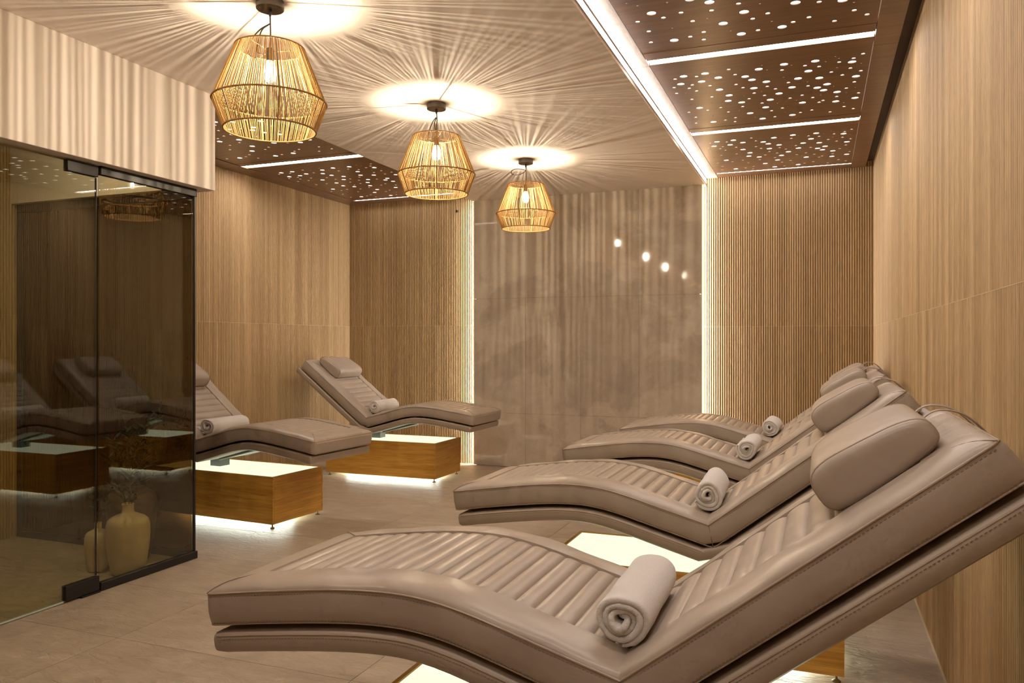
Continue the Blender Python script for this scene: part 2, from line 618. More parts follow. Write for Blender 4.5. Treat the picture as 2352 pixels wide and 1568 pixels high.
HS = [(327,155),(211,1037),(473,156),(617,213),(593,125),(750,182),(930,192),(991,321),(998,165),(979,126),(1117,292),(1055,826),(1046,1043),(1104,736),(979,666),(112,471),(63,672),(105,715),(300,560),(390,980),(640,900),(700,380),(830,520),(560,610),(450,660),(240,730),(160,560),(760,880),(905,820),(680,1130),(480,1180)]
def perforated(name, wid, length, sy=1.0):
    cu = bpy.data.curves.new(name, 'CURVE')
    cu.dimensions = '2D'
    cu.fill_mode = 'BOTH'
    cu.extrude = 0.0025
    def loop(pts):
        sp = cu.splines.new('POLY')
        sp.points.add(len(pts) - 1)
        for p, q in zip(sp.points, pts):
            p.co = (q[0], q[1], 0, 1)
        sp.use_cyclic_u = True
    loop([(0, 0), (wid, 0), (wid, length), (0, length)])
    for lst, r, n in ((HB, 0.022, 20), (HM, 0.0115, 14), (HS, 0.005, 8)):
        for (x, y) in lst:
            loop([(x / 1000 + r * math.cos(2 * PI * k / n), y / 1000 * sy + r * math.sin(2 * PI * k / n)) for k in range(n)])
    ob = bpy.data.objects.new(name, cu)
    COL.objects.link(ob)
    bpy.context.view_layer.update()
    me = bpy.data.meshes.new_from_object(ob.evaluated_get(bpy.context.evaluated_depsgraph_get()))
    bpy.data.objects.remove(ob)
    me.materials.clear()
    me.materials.append(M['walnut'])
    me.name = name
    return me

PX0, PX1, PX2 = -0.897, 0.267, 0.389
def quad_me(name, wid, length, mat):
    me = bpy.data.meshes.new(name)
    me.from_pydata([(0, 0, 0), (wid, 0, 0), (wid, length, 0), (0, length, 0)], [], [(0, 3, 2, 1)])
    me.materials.append(mat)
    return me
def wooden_field(x0, x1, leds, yend, plen, sy, half, bw, ylast):
    pm = perforated('perforated_panel', x1 - x0 - 0.0035, plen, sy)
    dm = quad_me('backlight', x1 - x0 - 0.034, plen - 0.03, M['dot'])
    for k, yl in enumerate(leds):
        box('cross_board', x0 + 0.002, x1 - 0.002, yl - half - bw, yl - half, ZW, ZW + 0.03, M['walnut'], ceil, 0.001, 1)
        box('cross_board', x0 + 0.002, x1 - 0.002, yl + half, yl + half + bw, ZW, ZW + 0.03, M['walnut'], ceil, 0.001, 1)
        p = inst('perforated_panel', pm, ceil, (x0 + 0.002, yl + half + bw + 0.003, ZW + 0.004))
        inst('backlight', dm, p, (0.015, 0.015, 0.014))
    p = inst('perforated_panel', pm, ceil, (x0 + 0.002, leds[-1] - half - bw - 0.003 - plen, ZW + 0.004))
    inst('backlight', dm, p, (0.015, 0.015, 0.014))
    box('cross_board', x0 + 0.002, x1 - 0.002, yend + 0.016, ylast, ZW, ZW + 0.03, M['walnut'], ceil, 0.001, 1)

RLED = [6.03, 4.40, 2.77, 1.14, -0.49]
wooden_field(PX0, PX1, RLED, 7.525, 1.334, 1.0, 0.036, 0.109, YB - 0.001)
LLED = [5.70]
LX0, LX1 = -4.800, -3.585
wooden_field(LX0, LX1, LLED, 7.50, 1.66, 1.24, 0.040, 0.085, YB - 0.001)
for (xa, xb, mat) in ((XP1 + 0.001, PX0 - 0.001, 'palewood'),):
    for k in range(6):
        y1 = YB - 1.63 * k
        box('cove_board', xa, xb, max(YF, y1 - 1.628), y1 - 0.002, ZW, ZW + 0.03, M[mat], ceil, 0.001, 1)
for k in range(6):
    y1 = YB - 0.001 - 1.63 * k - (0.0 if k == 0 else -0.12)
    y0 = max(YF, YB - 0.001 - 1.63 * (k + 1) + 0.12)
    box('border_board', PX1 + 0.001, PX2, y0 + 0.001, y1 - 0.001, ZW, ZW + 0.03, M['walnut'], ceil, 0.001, 1)
box('shadow_gap', PX2, XR - 0.010, YF, YB - 0.01, ZW + 0.05, ZW + 0.07, M['darkwood'], ceil)
box('border_board', LX1 + 0.001, XP0 - 0.001, 3.801, YB - 0.001, ZW, ZW + 0.03, M['walnut'], ceil, 0.001, 1)
for (a, b_) in ((3.801, 5.66), (5.662, YB - 0.001)):
    box('border_board', XL + 0.014, LX0 - 0.001, a, b_, ZW - 0.004, ZW + 0.03, M['walnut'], ceil, 0.001, 1)

# led strips
grpL = 'white light strips let into the wooden ceilings'
names = ['white light strip across right wooden ceiling, second from the back wall',
         'white light strip across right wooden ceiling, third from the back wall',
         'white light strip across right wooden ceiling, fourth from the back wall',
         'white light strip across right wooden ceiling, fifth from the back wall',
         'white light strip across right wooden ceiling, farthest from the back wall']
for yl, lb in zip(RLED, names):
    tag(lit_box('light_strip', PX0 + 0.002, PX1 - 0.002, yl - 0.034, yl + 0.034, ZW + 0.012, ZW + 0.02, M['strip'], ('z-',)), lb, 'light strip', grpL)
tag(lit_box('light_strip', PX0 + 0.01, PX1 - 0.002, 7.517, 7.529, ZW + 0.004, ZW + 0.012, M['strip'], ('z-',)), 'thin light strip at the end of right wooden ceiling above slats', 'light strip', grpL)
tag(lit_box('light_strip', LX0 + 0.002, LX1 + 0.10, 5.662, 5.738, ZW + 0.012, ZW + 0.02, M['strip'], ('z-',)), 'white light strip across left wooden ceiling above the far lounger', 'light strip', grpL)
tag(lit_box('light_strip', LX0 + 0.002, LX1 + 0.10, 7.500, 7.508, ZW + 0.004, ZW + 0.012, M['strip'], ('z-',)), 'thin light strip at the end of left wooden ceiling', 'light strip', grpL)
tag(lit_box('light_strip', XP1 + 0.001, XP1 + 0.006, YF + 0.01, YB - 0.02, ZP + 0.022, ZP + 0.058, M['cove'], ('x+',)), 'long white light strip along the edge of the plaster ceiling', 'light strip')
for (x, f_, lb) in ((SX[4] - 0.027, 'x+', 'upright white light strip at the right edge of stone wall'), (SX[0] + 0.022, 'x-', 'upright white light strip at the left edge of stone wall')):
    tag(lit_box('light_strip', x, x + 0.005, YST + 0.025, YB - 0.022, 0.01, ZP - 0.005, M['vert'], (f_,)), lb, 'light strip', 'upright light strips beside the stone wall')

# bulkhead over the glass room
bk = struct(box('wall_bulkhead', -3.56, -3.424, YF, 3.80, 2.222, ZP, M['bulk'], None, 0.002, 1), 'pale plaster bulkhead above the glass partition', 'wall')
bk2 = box('bulkhead_return', XL, -3.56, 3.66, 3.80, 2.222, ZP, M['bulk'], bk)

# ------------------------------------------------------------------ glass partition
XG, YS = -3.506, 3.710
gd = thing('glass_door', 'grey tinted frameless glass door with black corner fittings', 'door', (XG, 3.02, 0))
def pane(name, x0, x1, y0, y1, z0, z1, mat, parent):
    return box(name, x0, x1, y0, y1, z0, z1, mat, parent)
pane('pane', -0.005, 0.005, -0.93, 0.0, 0.012, 2.215, M['frontglass'], gd)
fit = box('patch_fitting', -0.016, 0.016, -0.185, 0.012, 0.010, 0.085, M['blackm'], gd, 0.003, 2)
box('pivot_plate', -0.020, 0.022, -0.10, 0.012, 0.0, 0.010, M['blackm'], fit)
box('patch_fitting', -0.016, 0.016, -0.175, 0.005, 2.158, 2.214, M['blackm'], gd, 0.003, 2)
box('edge_seal', -0.0055, 0.0055, -0.93, -0.19, 0.004, 0.012, M['edge'], gd)
box('edge_seal', -0.0052, 0.0052, -0.0005, 0.0030, 0.09, 2.155, M['blackm'], gd)
gp = thing('glass_panel', 'fixed tinted glass panel between the door and the corner', 'glass panel', (XG, 3.03, 0))
pane('pane', -0.005, 0.005, 0.008, YS - 3.03 - 0.004, 0.03, 2.20, M['frontglass'], gp)
box('bottom_rail', -0.016, 0.016, 0.012, YS - 3.03 + 0.016, 0.0, 0.045, M['blackm'], gp, 0.002, 1)
box('top_rail', -0.016, 0.016, 0.012, YS - 3.03 + 0.010, 2.176, 2.2215, M['blackm'], gp, 0.002, 1)
box('corner_profile', -0.007, 0.008, YS - 3.03 - 0.006, YS - 3.03 + 0.006, 0.045, 2.176, M['blackm'], gp)
gs = thing('glass_panel', 'dark bronze glass panel with black frame behind the potted plants', 'glass panel', (XL, YS, 0))
SW = XG - XL
pane('pane', 0.02, SW - 0.019, -0.005, 0.005, 0.03, 2.20, M['sideglass'], gs)
box('bottom_rail', 0.010, SW - 0.019, -0.016, 0.016, 0.0, 0.045, M['blackm'], gs, 0.002, 1)
box('top_rail', 0.010, SW - 0.019, -0.016, 0.016, 2.165, 2.2215, M['blackm'], gs, 0.002, 1)
box('frame_post', 0.010, 0.060, -0.016, 0.016, 0.045, 2.165, M['blackm'], gs, 0.002, 1)
gn = thing('glass_panel', 'grey tinted glass panel on the near side of the door', 'glass panel', (XG, YF, 0))
pane('pane', -0.005, 0.005, 0.0, 2.085 - YF, 0.03, 2.20, M['frontglass'], gn)
box('bottom_rail', -0.016, 0.016, 0.0, 2.085 - YF, 0.0, 0.045, M['blackm'], gn)
box('top_rail', -0.016, 0.016, 0.0, 2.085 - YF, 2.176, 2.2215, M['blackm'], gn)

dl = thing('downlight', 'recessed round downlight in the ceiling of the glass room', 'downlight', (-4.00, 2.95, ZP))
V, F = lathe_geo([(0.045, -0.0005), (0.055, -0.0005), (0.055, -0.004), (0.045, -0.004), (0.045, -0.0005)], 32)
mk('trim_ring', V, F, M['blackm'], dl, True, 40)
mk('lens', [(0.044 * math.cos(2 * PI * k / 16), 0.044 * math.sin(2 * PI * k / 16), -0.002) for k in range(16)], [tuple(range(16))[::-1]], M['down'], dl)

# ------------------------------------------------------------------ loungers
# side profile of the seam along the mattress top: (distance from the foot end, height)
leg = smooth_path([(0, 0.632, 0), (0.19, 0.662, 0), (0.40, 0.690, 0), (0.54, 0.700, 0), (0.64, 0.697, 0), (0.74, 0.681, 0), (0.85, 0.653, 0), (0.96, 0.622, 0), (1.12, 0.578, 0)], 10)
back = [Vector((1.12, 0.578, 0)), Vector((1.82, 1.122, 0))]
path = [Vector((p.x, p.y)) for p in leg] + [Vector((back[1].x, back[1].y))]
ICR = len(leg) - 1
# arc length table
acc = [0.0]
for i in range(1, len(path)):
    acc.append(acc[-1] + (path[i] - path[i - 1]).length)
SCR, STOT = acc[ICR], acc[-1]
def at(s):
    """point, tangent on the seam path"""
    if s <= 0:
        t = (path[1] - path[0]).normalized()
        return path[0] + t * s, t
    for i in range(1, len(path)):
        if s <= acc[i] or i == len(path) - 1:
            d = path[i] - path[i - 1]
            u = (s - acc[i - 1]) / d.length
            t0 = d.normalized()
            if i < ICR:            # blend tangents on the curved part
                ta = (path[i] - path[max(i - 2, 0)]).normalized()
                tb = (path[i + 1] - path[i - 1]).normalized() if i + 1 <= ICR else t0
                t0 = (ta * (1 - u) + tb * u).normalized()
            return path[i - 1] + d * u, t0
T_LEG = (path[ICR] - path[ICR - 1]).normalized()
T_BACK = (path[ICR + 1] - path[ICR]).normalized()
NA = Vector((-T_LEG.y, T_LEG.x))
NBk = Vector((-T_BACK.y, T_BACK.x))
BIS = (NA + NBk).normalized()
def off(s, n):
    """point at seam distance s, n metres along the outward normal; mitred at the crease"""
    p, t = at(s)
    nn = Vector((-t.y, t.x))
    q = p + nn * n
    # keep clear of the crease bisector
    c = path[ICR]
    side = (q - c).dot(Vector((BIS.y, -BIS.x)))     # > 0 towards the back rest
    if (s < SCR and side > 0) or (s > SCR and side < 0) or abs(s - SCR) < 1e-6:
        d = T_LEG if s <= SCR else T_BACK
        e = Vector((BIS.y, -BIS.x))
        q = q - d * ((q - c).dot(e) / d.dot(e))
    return q

HW = 0.332                 # half width
QI = 0.118                 # inset of the quilted field
def g_edge(d):
    d = max(0.0, min(1.0, d / 0.075))
    return math.sqrt(max(0.0, 1 - (1 - d) ** 2.4))
NTOP, NBOT = 0.024, -0.086
QS0, QS1 = 0.118, STOT - 0.13

def stations():
    S = [0, 0.004, 0.012, 0.025, 0.045, 0.08, QS0 - 0.004, QS0 - 0.001, QS0 + 0.003]
    s = QS0 + 0.02
    while s < STOT - 0.14:
        S.append(s)
        s += 0.022
    S += [SCR, SCR - 0.01, SCR + 0.01, QS1 - 0.003, QS1 + 0.001, QS1 + 0.004, STOT - 0.08, STOT - 0.045, STOT - 0.025, STOT - 0.012, STOT - 0.004, STOT]
    return sorted(set(round(x, 5) for x in S))

def mattress_geo():
    ws = [1.0, 0.985, 0.965, 0.94, 0.90, 0.84, 0.78]
    wl = [HW * k for k in ws] + [HW - QI + 0.003, HW - QI, HW - QI - 0.003]
    wl = wl + [0.08, 0.0] + [-x for x in reversed(wl + [0.08])]
    V, F = [], []
    rows = []
    for s in stations():
        de = min(s, STOT - s)
        cr = max(0.0, 1 - de / 0.02)
        wsc = 1 - 0.035 * cr * cr
        row = []
        inq = QS0 < s < QS1
        # folds beside the crease and below the knee
        fold = 0.0
        for wv in wl:
            dw = HW - abs(wv)
            h = NTOP * g_edge(dw) * g_edge(de * 1.1)
            if inq and abs(wv) < HW - QI:
                h = 0.006
            wob = 0.0016 * math.sin(s * 31 + wv * 9) * (1 if abs(wv) > HW - QI else 0)
            q = off(s, h + wob)
            row.append((q.x, wv * wsc, q.y))
        # side wall down to the bottom
        crw = 0.0028 * math.sin(s * 46) * math.exp(-((s - 0.72) / 0.22) ** 2) + 0.002 * math.sin(s * 17 + 1)
        lower = [(HW + 0.002 + crw * 0.4, -0.016), (HW + 0.004 + crw, -0.045), (HW + 0.001, -0.072), (HW - 0.004, -0.082), (HW - 0.018, NBOT)]
        for sg in (-1, 1):
            pass
        right = []
        for (wv, n) in lower:
            q = off(s, n)
            right.append((q.x, -wv * wsc, q.y))
        left = []
        for (wv, n) in reversed(lower):
            q = off(s, n)
            left.append((q.x, wv * wsc, q.y))
        rows.append(row + right + left)
    m = len(rows[0])
    for r in rows:
        V += r
    for i in range(len(rows) - 1):
        for k in range(m):
            F.append((i * m + k, i * m + (k + 1) % m, (i + 1) * m + (k + 1) % m, (i + 1) * m + k))
    # end caps with a slight bulge
    for i, sgn in ((0, -1), (len(rows) - 1, 1)):
        ring = [i * m + k for k in range(m)]
        p, t = at(0 if i == 0 else STOT)
        nn = Vector((-t.y, t.x))
        c = p + nn * (-0.043) + t * (0.006 * sgn)
        # inner strip at mid height
        mid = len(V)
        for k in range(m):
            x, y, z = V[i * m + k]
            dn = (Vector((x, z)) - p).dot(nn)
            q = p + nn * (-0.043 + (dn + 0.043) * 0.75) + t * (0.005 * sgn)
            V.append((q.x, y * 0.97, q.y))
        for k in range(m):
            f = (ring[k], ring[(k + 1) % m], mid + (k + 1) % m, mid + k)
            F.append(f if sgn < 0 else f[::-1])
        F.append(tuple(range(mid, mid + m)) if sgn > 0 else tuple(range(mid, mid + m))[::-1])
    return V, F

def quilt_geo():
    V, F = [], []
    wh = HW - QI
    wl = [-wh, -wh + 0.004, -wh + 0.012, -wh + 0.03, -0.15, -0.05, 0.05, 0.15, wh - 0.03, wh - 0.012, wh - 0.004, wh]
    rows = []
    def run(a, b, n):
        step = (b - a) / n
        for i in range(n):
            for t in (0.0, 0.04, 0.13, 0.3, 0.5, 0.7, 0.87, 0.96):
                rows.append((a + (i + t) * step, t))
        rows.append((b, 0.0))
    run(QS0, SCR, 20)
    run(SCR, QS1, 11)
    G = []
    for (s, t) in rows:
        puff = (max(0.0, 1 - abs(2 * t - 1) ** 2.6)) ** 0.7
        if s > SCR:
            puff *= 1.25
        row = []
        for wv in wl:
            d = min(1.0, (wh - abs(wv)) / 0.03)
            e = math.sqrt(max(0.0, 1 - (1 - d) ** 2))
            n = 0.0145 + 0.0095 * puff * e
            if abs(wv) >= wh - 1e-6 or abs(t) < 1e-6:
                n = 0.0145
            q = off(s, n)
            row.append((q.x, wv, q.y))
        G.append(row)
    m = len(wl)
    for r in G:
        V += r
    for i in range(len(G) - 1):
        for k in range(m - 1):
            F.append((i * m + k, i * m + k + 1, (i + 1) * m + k + 1, (i + 1) * m + k))
    return V, [f[::-1] for f in F]

def shell_geo():
    S = [0.012, 0.02, 0.045] + [0.08 + 0.045 * i for i in range(60) if 0.08 + 0.045 * i < STOT - 0.03] + [SCR, STOT - 0.005, STOT + 0.012, STOT + 0.018]
    S = sorted(set(round(x, 5) for x in S))
    prof = [(-0.324, -0.099), (-0.334, -0.105), (-0.338, -0.115), (-0.338, -0.136), (-0.334, -0.148), (-0.322, -0.154), (0.322, -0.154), (0.334, -0.148), (0.338, -0.136), (0.338, -0.115), (0.334, -0.105), (0.324, -0.099)]
    V, F = [], []
    m = len(prof)
    S2 = S
    for s in S2:
        de = min(s - 0.012, STOT + 0.018 - s)
        k = 1 - 0.02 * max(0, 1 - de / 0.02)
        for (wv, n) in prof:
            nn = n + (-0.127 - n) * 0.12 * max(0, 1 - de / 0.012)
            q = off(s, nn)
            V.append((q.x, wv * k, q.y))
    for i in range(len(S2) - 1):
        for k in range(m):
            F.append((i * m + k, i * m + (k + 1) % m, (i + 1) * m + (k + 1) % m, (i + 1) * m + k))
    F.append(tuple(range(m))[::-1])
    F.append(tuple((len(S2) - 1) * m + k for k in range(m)))
    return V, F

def edge_loop(n, hw, s0, s1, step=0.03):
    """closed loop of points around the cushion at normal offset n"""
    S = []
    s = s0
    while s < s1:
        S.append(s)
        s += step
    S += [s1]
    if s0 < SCR < s1:
        S.append(SCR)
    S = sorted(set(S))
    S = sorted(set(S + [s0 + 0.004, s0 + 0.010, s0 + 0.018, s1 - 0.018, s1 - 0.010, s1 - 0.004]))
    def k(s):
        return hw * (1 - 0.035 * max(0.0, 1 - min(s - s0, s1 - s) / 0.02) ** 2)
    a = [(off(s, n).x, k(s), off(s, n).y) for s in S]
    b = [(off(s, n).x, -k(s), off(s, n).y) for s in reversed(S)]
    return a + b

def stitch_geo(lines):
    """short thread dashes along the sides"""
    G = []
    for (n, hw, s0, s1) in lines:
        s = s0
        while s < s1:
            for sg in (-1, 1):
                a, b = off(s, n), off(s + 0.0055, n)
                y0, y1 = sg * hw, sg * (hw + 0.0008)
                V = []
                for q in (a, b):
                    for dy in (y0, y1):
                        for dn in (-0.0006, 0.0006):
                            V.append((q.x - dn * 0.4, dy, q.y + dn))
                G.append((V, [(0, 1, 3, 2), (4, 6, 7, 5), (0, 4, 5, 1), (2, 3, 7, 6), (0, 2, 6, 4), (1, 5, 7, 3)]))
            s += 0.0095
    return merge(G)

def pillow_geo():
    """loaf section swept across the width; local x along the back rest, z off its face"""
    n = 36
    stat = [(-0.212, 0.50), (-0.211, 0.72), (-0.207, 0.88), (-0.200, 0.965), (-0.188, 1.0), (-0.12, 1.03), (0, 1.04), (0.12, 1.03), (0.188, 1.0), (0.200, 0.965), (0.207, 0.88), (0.211, 0.72), (0.212, 0.50)]
    V, F = [], []
    for (wv, k) in stat:
        for i in range(n):
            a = 2 * PI * i / n
            ca, sa = math.cos(a), math.sin(a)
            e = 0.52
            x = 0.135 * math.copysign(abs(ca) ** e, ca)
            z = 0.056 * math.copysign(abs(sa) ** 0.66, sa)
            # lower end fuller, upper end thinner towards the straps
            z *= 1.0 - 0.20 * (x / 0.135)
            if z < 0:
                z *= 0.80
            V.append((x * (0.4 + 0.6 * k) if k < 1 else x, wv, z * k))
    m = len(stat)
    for j in range(m - 1):
        for i in range(n):
            F.append((j * n + i, j * n + (i + 1) % n, (j + 1) * n + (i + 1) % n, (j + 1) * n + i))
    F.append(tuple(range(n))[::-1])
    F.append(tuple((m - 1) * n + i for i in range(n)))
    return V, [f[::-1] for f in F]

def pillow_seam(sg):
    n = 36
    pts = []
    for i in range(n):
        a = 2 * PI * i / n
        ca, sa = math.cos(a), math.sin(a)
        x = 0.135 * math.copysign(abs(ca) ** 0.52, ca) * 1.0
        z = 0.056 * math.copysign(abs(sa) ** 0.66, sa)
        z *= 1.0 - 0.20 * (x / 0.135)
        if z < 0:
            z *= 0.80
        pts.append((x * 0.985, 0.197 * sg, z * 0.985))
    return pts

A_BACK = math.atan2(T_BACK.y, T_BACK.x)
BOX0, BOX1, BW, BZ0, BZ1 = 0.415, 1.615, 0.27, 0.030, 0.362
def towel_mesh():
    turns, n = 3.6, 150
    r0, r1, t = 0.008, 0.0575, 0.0160
    L = 0.39
    V, F = [], []
    prof = [(-0.5, 0.25), (-0.5, 0.75), (-0.487, 0.97), (-0.46, 1.0), (-0.25, 1.0), (0.0, 1.0), (0.25, 1.0), (0.46, 1.0), (0.487, 0.97), (0.5, 0.75), (0.5, 0.25), (0.487, 0.03), (0.46, 0.0), (0.0, 0.0), (-0.46, 0.0), (-0.487, 0.03)]
    rnd = random.Random(3)
    m = len(prof)
    for i in range(n + 1):
        u = i / n
        a = u * turns * 2 * PI + 0.9
        r = r0 + (r1 - r0) * u
        wob = 0.0022 * math.sin(a * 2 + 1) * u + 0.0016 * math.sin(a * 3) * u
        dx = 0.006 * math.sin(a * 0.9) + 0.012 * (1 - u) * math.cos(a * 0.6) + rnd.uniform(-0.0012, 0.0012)
        tt = t * (1.0 + 0.06 * math.sin(a * 1.7)) * (1 if u < 0.985 else 0.6)
        for (x, h) in prof:
            rr = r + wob + (h - 0.5) * tt * 0.98 + 0.0012 * math.sin(x * 40 + a * 3)
            y = rr * math.cos(a)
            z = rr * math.sin(a) * 0.97
            V.append((x * L + (dx if abs(x) > 0.4 else 0), y, z))
    for i in range(n):
        for k in range(m):
            F.append((i * m + k, i * m + (k + 1) % m, (i + 1) * m + (k + 1) % m, (i + 1) * m + k))
    F.append(tuple(range(m)))
    F.append(tuple(n * m + k for k in range(m))[::-1])
    me = bpy.data.meshes.new('rolled_towel')
    me.from_pydata(V, [], F)
    me.polygons.foreach_set('use_smooth', [True] * len(me.polygons))
    me.materials.append(M['towel'])
    return me

def bracket_plate():
    a, b = off(0.70, -0.158), off(1.12, -0.158)
    return a, b

def make_lounger(label, loc, rotz):
    t = thing('spa_lounger', label, 'lounger', loc, rotz, 'taupe leather spa loungers')
    V, F = mattress_geo()
    mt = mk('mattress', V, F, M['leather'], t, True, 50)
    V, F = quilt_geo()
    mk('quilted_panel', V, F, M['leather'], mt, True, 40)
    tube('piping', edge_loop(0.001, HW + 0.0005, 0.001, STOT - 0.001), 0.0028, M['piping'], mt, 6, True)
    tube('piping', edge_loop(-0.080, HW - 0.002, 0.001, STOT - 0.001), 0.0022, M['piping'], mt, 6, True)
    for (s0, s1) in ((0.004, QS0), (STOT - 0.004, QS1)):
        for sg in (-1, 1):
            pts = []
            for k in range(9):
                u = k / 8
                sv_, wv = s0 + (s1 - s0) * u, HW - 0.004 - (QI - 0.004) * u
                q = off(sv_, NTOP * g_edge(HW - wv) * g_edge(min(sv_, STOT - sv_) * 1.1) + 0.0003)
                pts.append((q.x, sg * wv, q.y))
            tube('mitre_seam', pts, 0.0011, M['stitch'], mt, 5)
    for sg in (-1, 1):
        tube('side_seam', [(off(SCR, n).x, sg * (HW + dw), off(SCR, n).y) for n, dw in ((-0.002, 0.0005), (-0.016, 0.003), (-0.045, 0.005), (-0.072, 0.002), (-0.082, -0.004))], 0.0012, M['stitch'], mt, 5)
    V, F = stitch_geo([(-0.008, HW + 0.0006, 0.02, STOT - 0.02), (-0.074, HW + 0.0006, 0.02, STOT - 0.02)])
    stuff(mk('stitching', V, F, M['stitch'], mt))
    V, F = shell_geo()
    sh = mk('shell', V, F, M['leather2'], t, True, 40)
    tube('piping', edge_loop(-0.108, 0.3355, 0.016, STOT + 0.014), 0.0022, M['piping'], sh, 6, True)
    V, F = stitch_geo([(-0.116, 0.3378, 0.03, STOT - 0.01)])
    stuff(mk('stitching', V, F, M['stitch'], sh))
    # pillow tied round the head end
    ps = STOT - 0.200
    c = off(ps, 0.064)
    V, F = pillow_geo()
    pl = mk('pillow', V, F, M['leather'], t, True, 60)
    pl.location = (c.x, 0.0, c.y)
    pl.rotation_euler = (0, -A_BACK + math.radians(2.0), 0)
    for sg in (-1, 1):
        tube('piping', pillow_seam(sg), 0.0022, M['piping'], pl, 6, True)
    for wv in (-0.075, 0.075):
        pts = [(0.118, wv, 0.010), (0.150, wv * 0.98, 0.014), (0.175, wv * 0.94, 0.004), (0.200, wv * 0.9, -0.024), (0.212, wv * 0.9, -0.068), (0.214, wv * 0.9, -0.12), (0.222, wv * 0.9, -0.165), (0.224, wv * 0.9, -0.20)]
        tube('strap', smooth_path(pts, 4), 0.0065, M['strap'], pl, 6, False, 0.35)
    # base box
    bs = box('base', BOX0 + 0.0165, BOX1 - 0.0165, -BW + 0.0165, BW - 0.0165, 0.054, 0.066, M['housing'], t)
    def side(length, loc, rz):
        bm = bmesh.new()
        bm_box(bm, 0, length, 0, 0.016, BZ0, BZ1, 0.0012, 1)
        o = bm_obj('side_panel', bm, M['oak'], bs)
        o.location = loc
        o.rotation_euler = (0, 0, rz)
    side(BOX1 - BOX0, (BOX0, -BW, 0), 0)
    side(BOX1 - BOX0, (BOX1, BW, 0), PI)
    side(2 * BW - 0.034, (BOX1, -BW + 0.017, 0), PI / 2)
    side(2 * BW - 0.034, (BOX0, BW - 0.017, 0), -PI / 2)
    lit_box('glass_top', BOX0 + 0.017, BOX1 - 0.017, -BW + 0.017, BW - 0.017, BZ1 - 0.012, BZ1 - 0.004, M['top'], ('z+',), bs)
    e, h0, h1 = 0.15, 0.033, 0.052
    lit_box('under_light', BOX0 + e, BOX1 - e, -BW + e, -BW + e + 0.012, h0, h1, M['under'], ('y-',), bs)
    lit_box('under_light', BOX0 + e, BOX1 - e, BW - e - 0.012, BW - e, h0, h1, M['under'], ('y+',), bs)
    lit_box('under_light', BOX0 + e, BOX0 + e + 0.012, -BW + e + 0.013, BW - e - 0.013, h0, h1, M['under'], ('x-',), bs)
    lit_box('under_light', BOX1 - e - 0.012, BOX1 - e, -BW + e + 0.013, BW - e - 0.013, h0, h1, M['under'], ('x+',), bs)
    for x in (BOX0 + 0.028, BOX1 - 0.028):
        for y in (-BW + 0.028, BW - 0.028):
            V, F = lathe_geo([(0.0, 0.0), (0.016, 0.0), (0.017, 0.004), (0.010, 0.008), (0.005, 0.011), (0.005, 0.0535), (0.0, 0.0535)], 14)
            o = mk('levelling_foot', V, F, M['brass'], bs, True, 40)
            o.location = (x, y, 0)
    # post and bracket that carry the shell
    q = off(SCR, -0.154)
    px = SCR * 0 + q.x + 0.03
    box('support_post', px - 0.05, px + 0.05, -0.05, 0.05, BZ1 - 0.004, q.y + 0.012, M['steel'], t, 0.002, 1)
    a, b_ = off(SCR - 0.02, -0.158), off(SCR - 0.42, -0.158)
    d = (b_ - a)
    nn = Vector((d.y, -d.x)).normalized()
    if nn.y > 0:
        nn = -nn
    bm = bmesh.new()
    V = []
    for p, wid, th in ((a, 0.12, 0.006), (b_, 0.10, 0.020)):
        for y in (-wid, wid):
            V.append((p.x, y, p.y))
            V.append((p.x + nn.x * th, y * 0.9, p.y + nn.y * th))
    br = mk('support_bracket', V, [(0, 1, 3, 2), (4, 6, 7, 5), (0, 2, 6, 4), (1, 5, 7, 3), (0, 4, 5, 1), (2, 3, 7, 6)], M['lightsteel'], t)
    for y in (-0.13, 0.13):
        pa, pb = a + nn * 0.004, b_ + nn * 0.006
        tube('rail', [(pa.x, y, pa.y), (pb.x, y, pb.y)], 0.008, M['steel'], br, 8)
    bp = a + (b_ - a) * 0.62 + nn * 0.016
    V, F = lathe_geo([(0, 0), (0.006, 0), (0.006, 0.016), (0, 0.016)], 10)
    o = mk('bolt', V, F, M['lightsteel'], br, True, 40)
    o.location = (bp.x, -0.11, bp.y - 0.004)
    return t

def copy_tree(o, parent=None):
    c = o.copy()
    COL.objects.link(c)
    c.parent = parent
    for ch in list(o.children):
        copy_tree(ch, c)
    return c

LW = HW
proto = make_lounger('nearest taupe leather lounger, head against the right slatted wall', (-1.514, 1.641 + LW, 0), 0.0)
spots = [((-1.525, 3.170 + LW, 0), 0.0, 'second nearest of the loungers along the right slatted wall'),
         ((-1.489, 4.660 + LW, 0), 0.0, 'third lounger from the viewer along the right slatted wall'),
         ((-1.428, 5.915 + LW, 0), 0.0, 'farthest lounger along the right wall, next to the back slats'),
         ((-3.105, 4.725, 0), PI - math.radians(4.0), 'lounger standing partly behind the dark glass corner'),
         ((-2.895, 6.795, 0), PI, 'lounger in the back left corner with head at the left wall')]
lg = [proto]
for loc, rz, lb in spots:
    c = copy_tree(proto)
    c.location = loc
    c.rotation_euler = (0, 0, rz)
    c['label'] = lb
    lg.append(c)
far = lg[5]
tube('power_cable', smooth_path([(1.80, -0.31, 0.985), (1.825, -0.315, 0.93), (1.80, -0.318, 0.88), (1.765, -0.32, 0.845)], 6), 0.0035, M['blackcord'], far, 6)

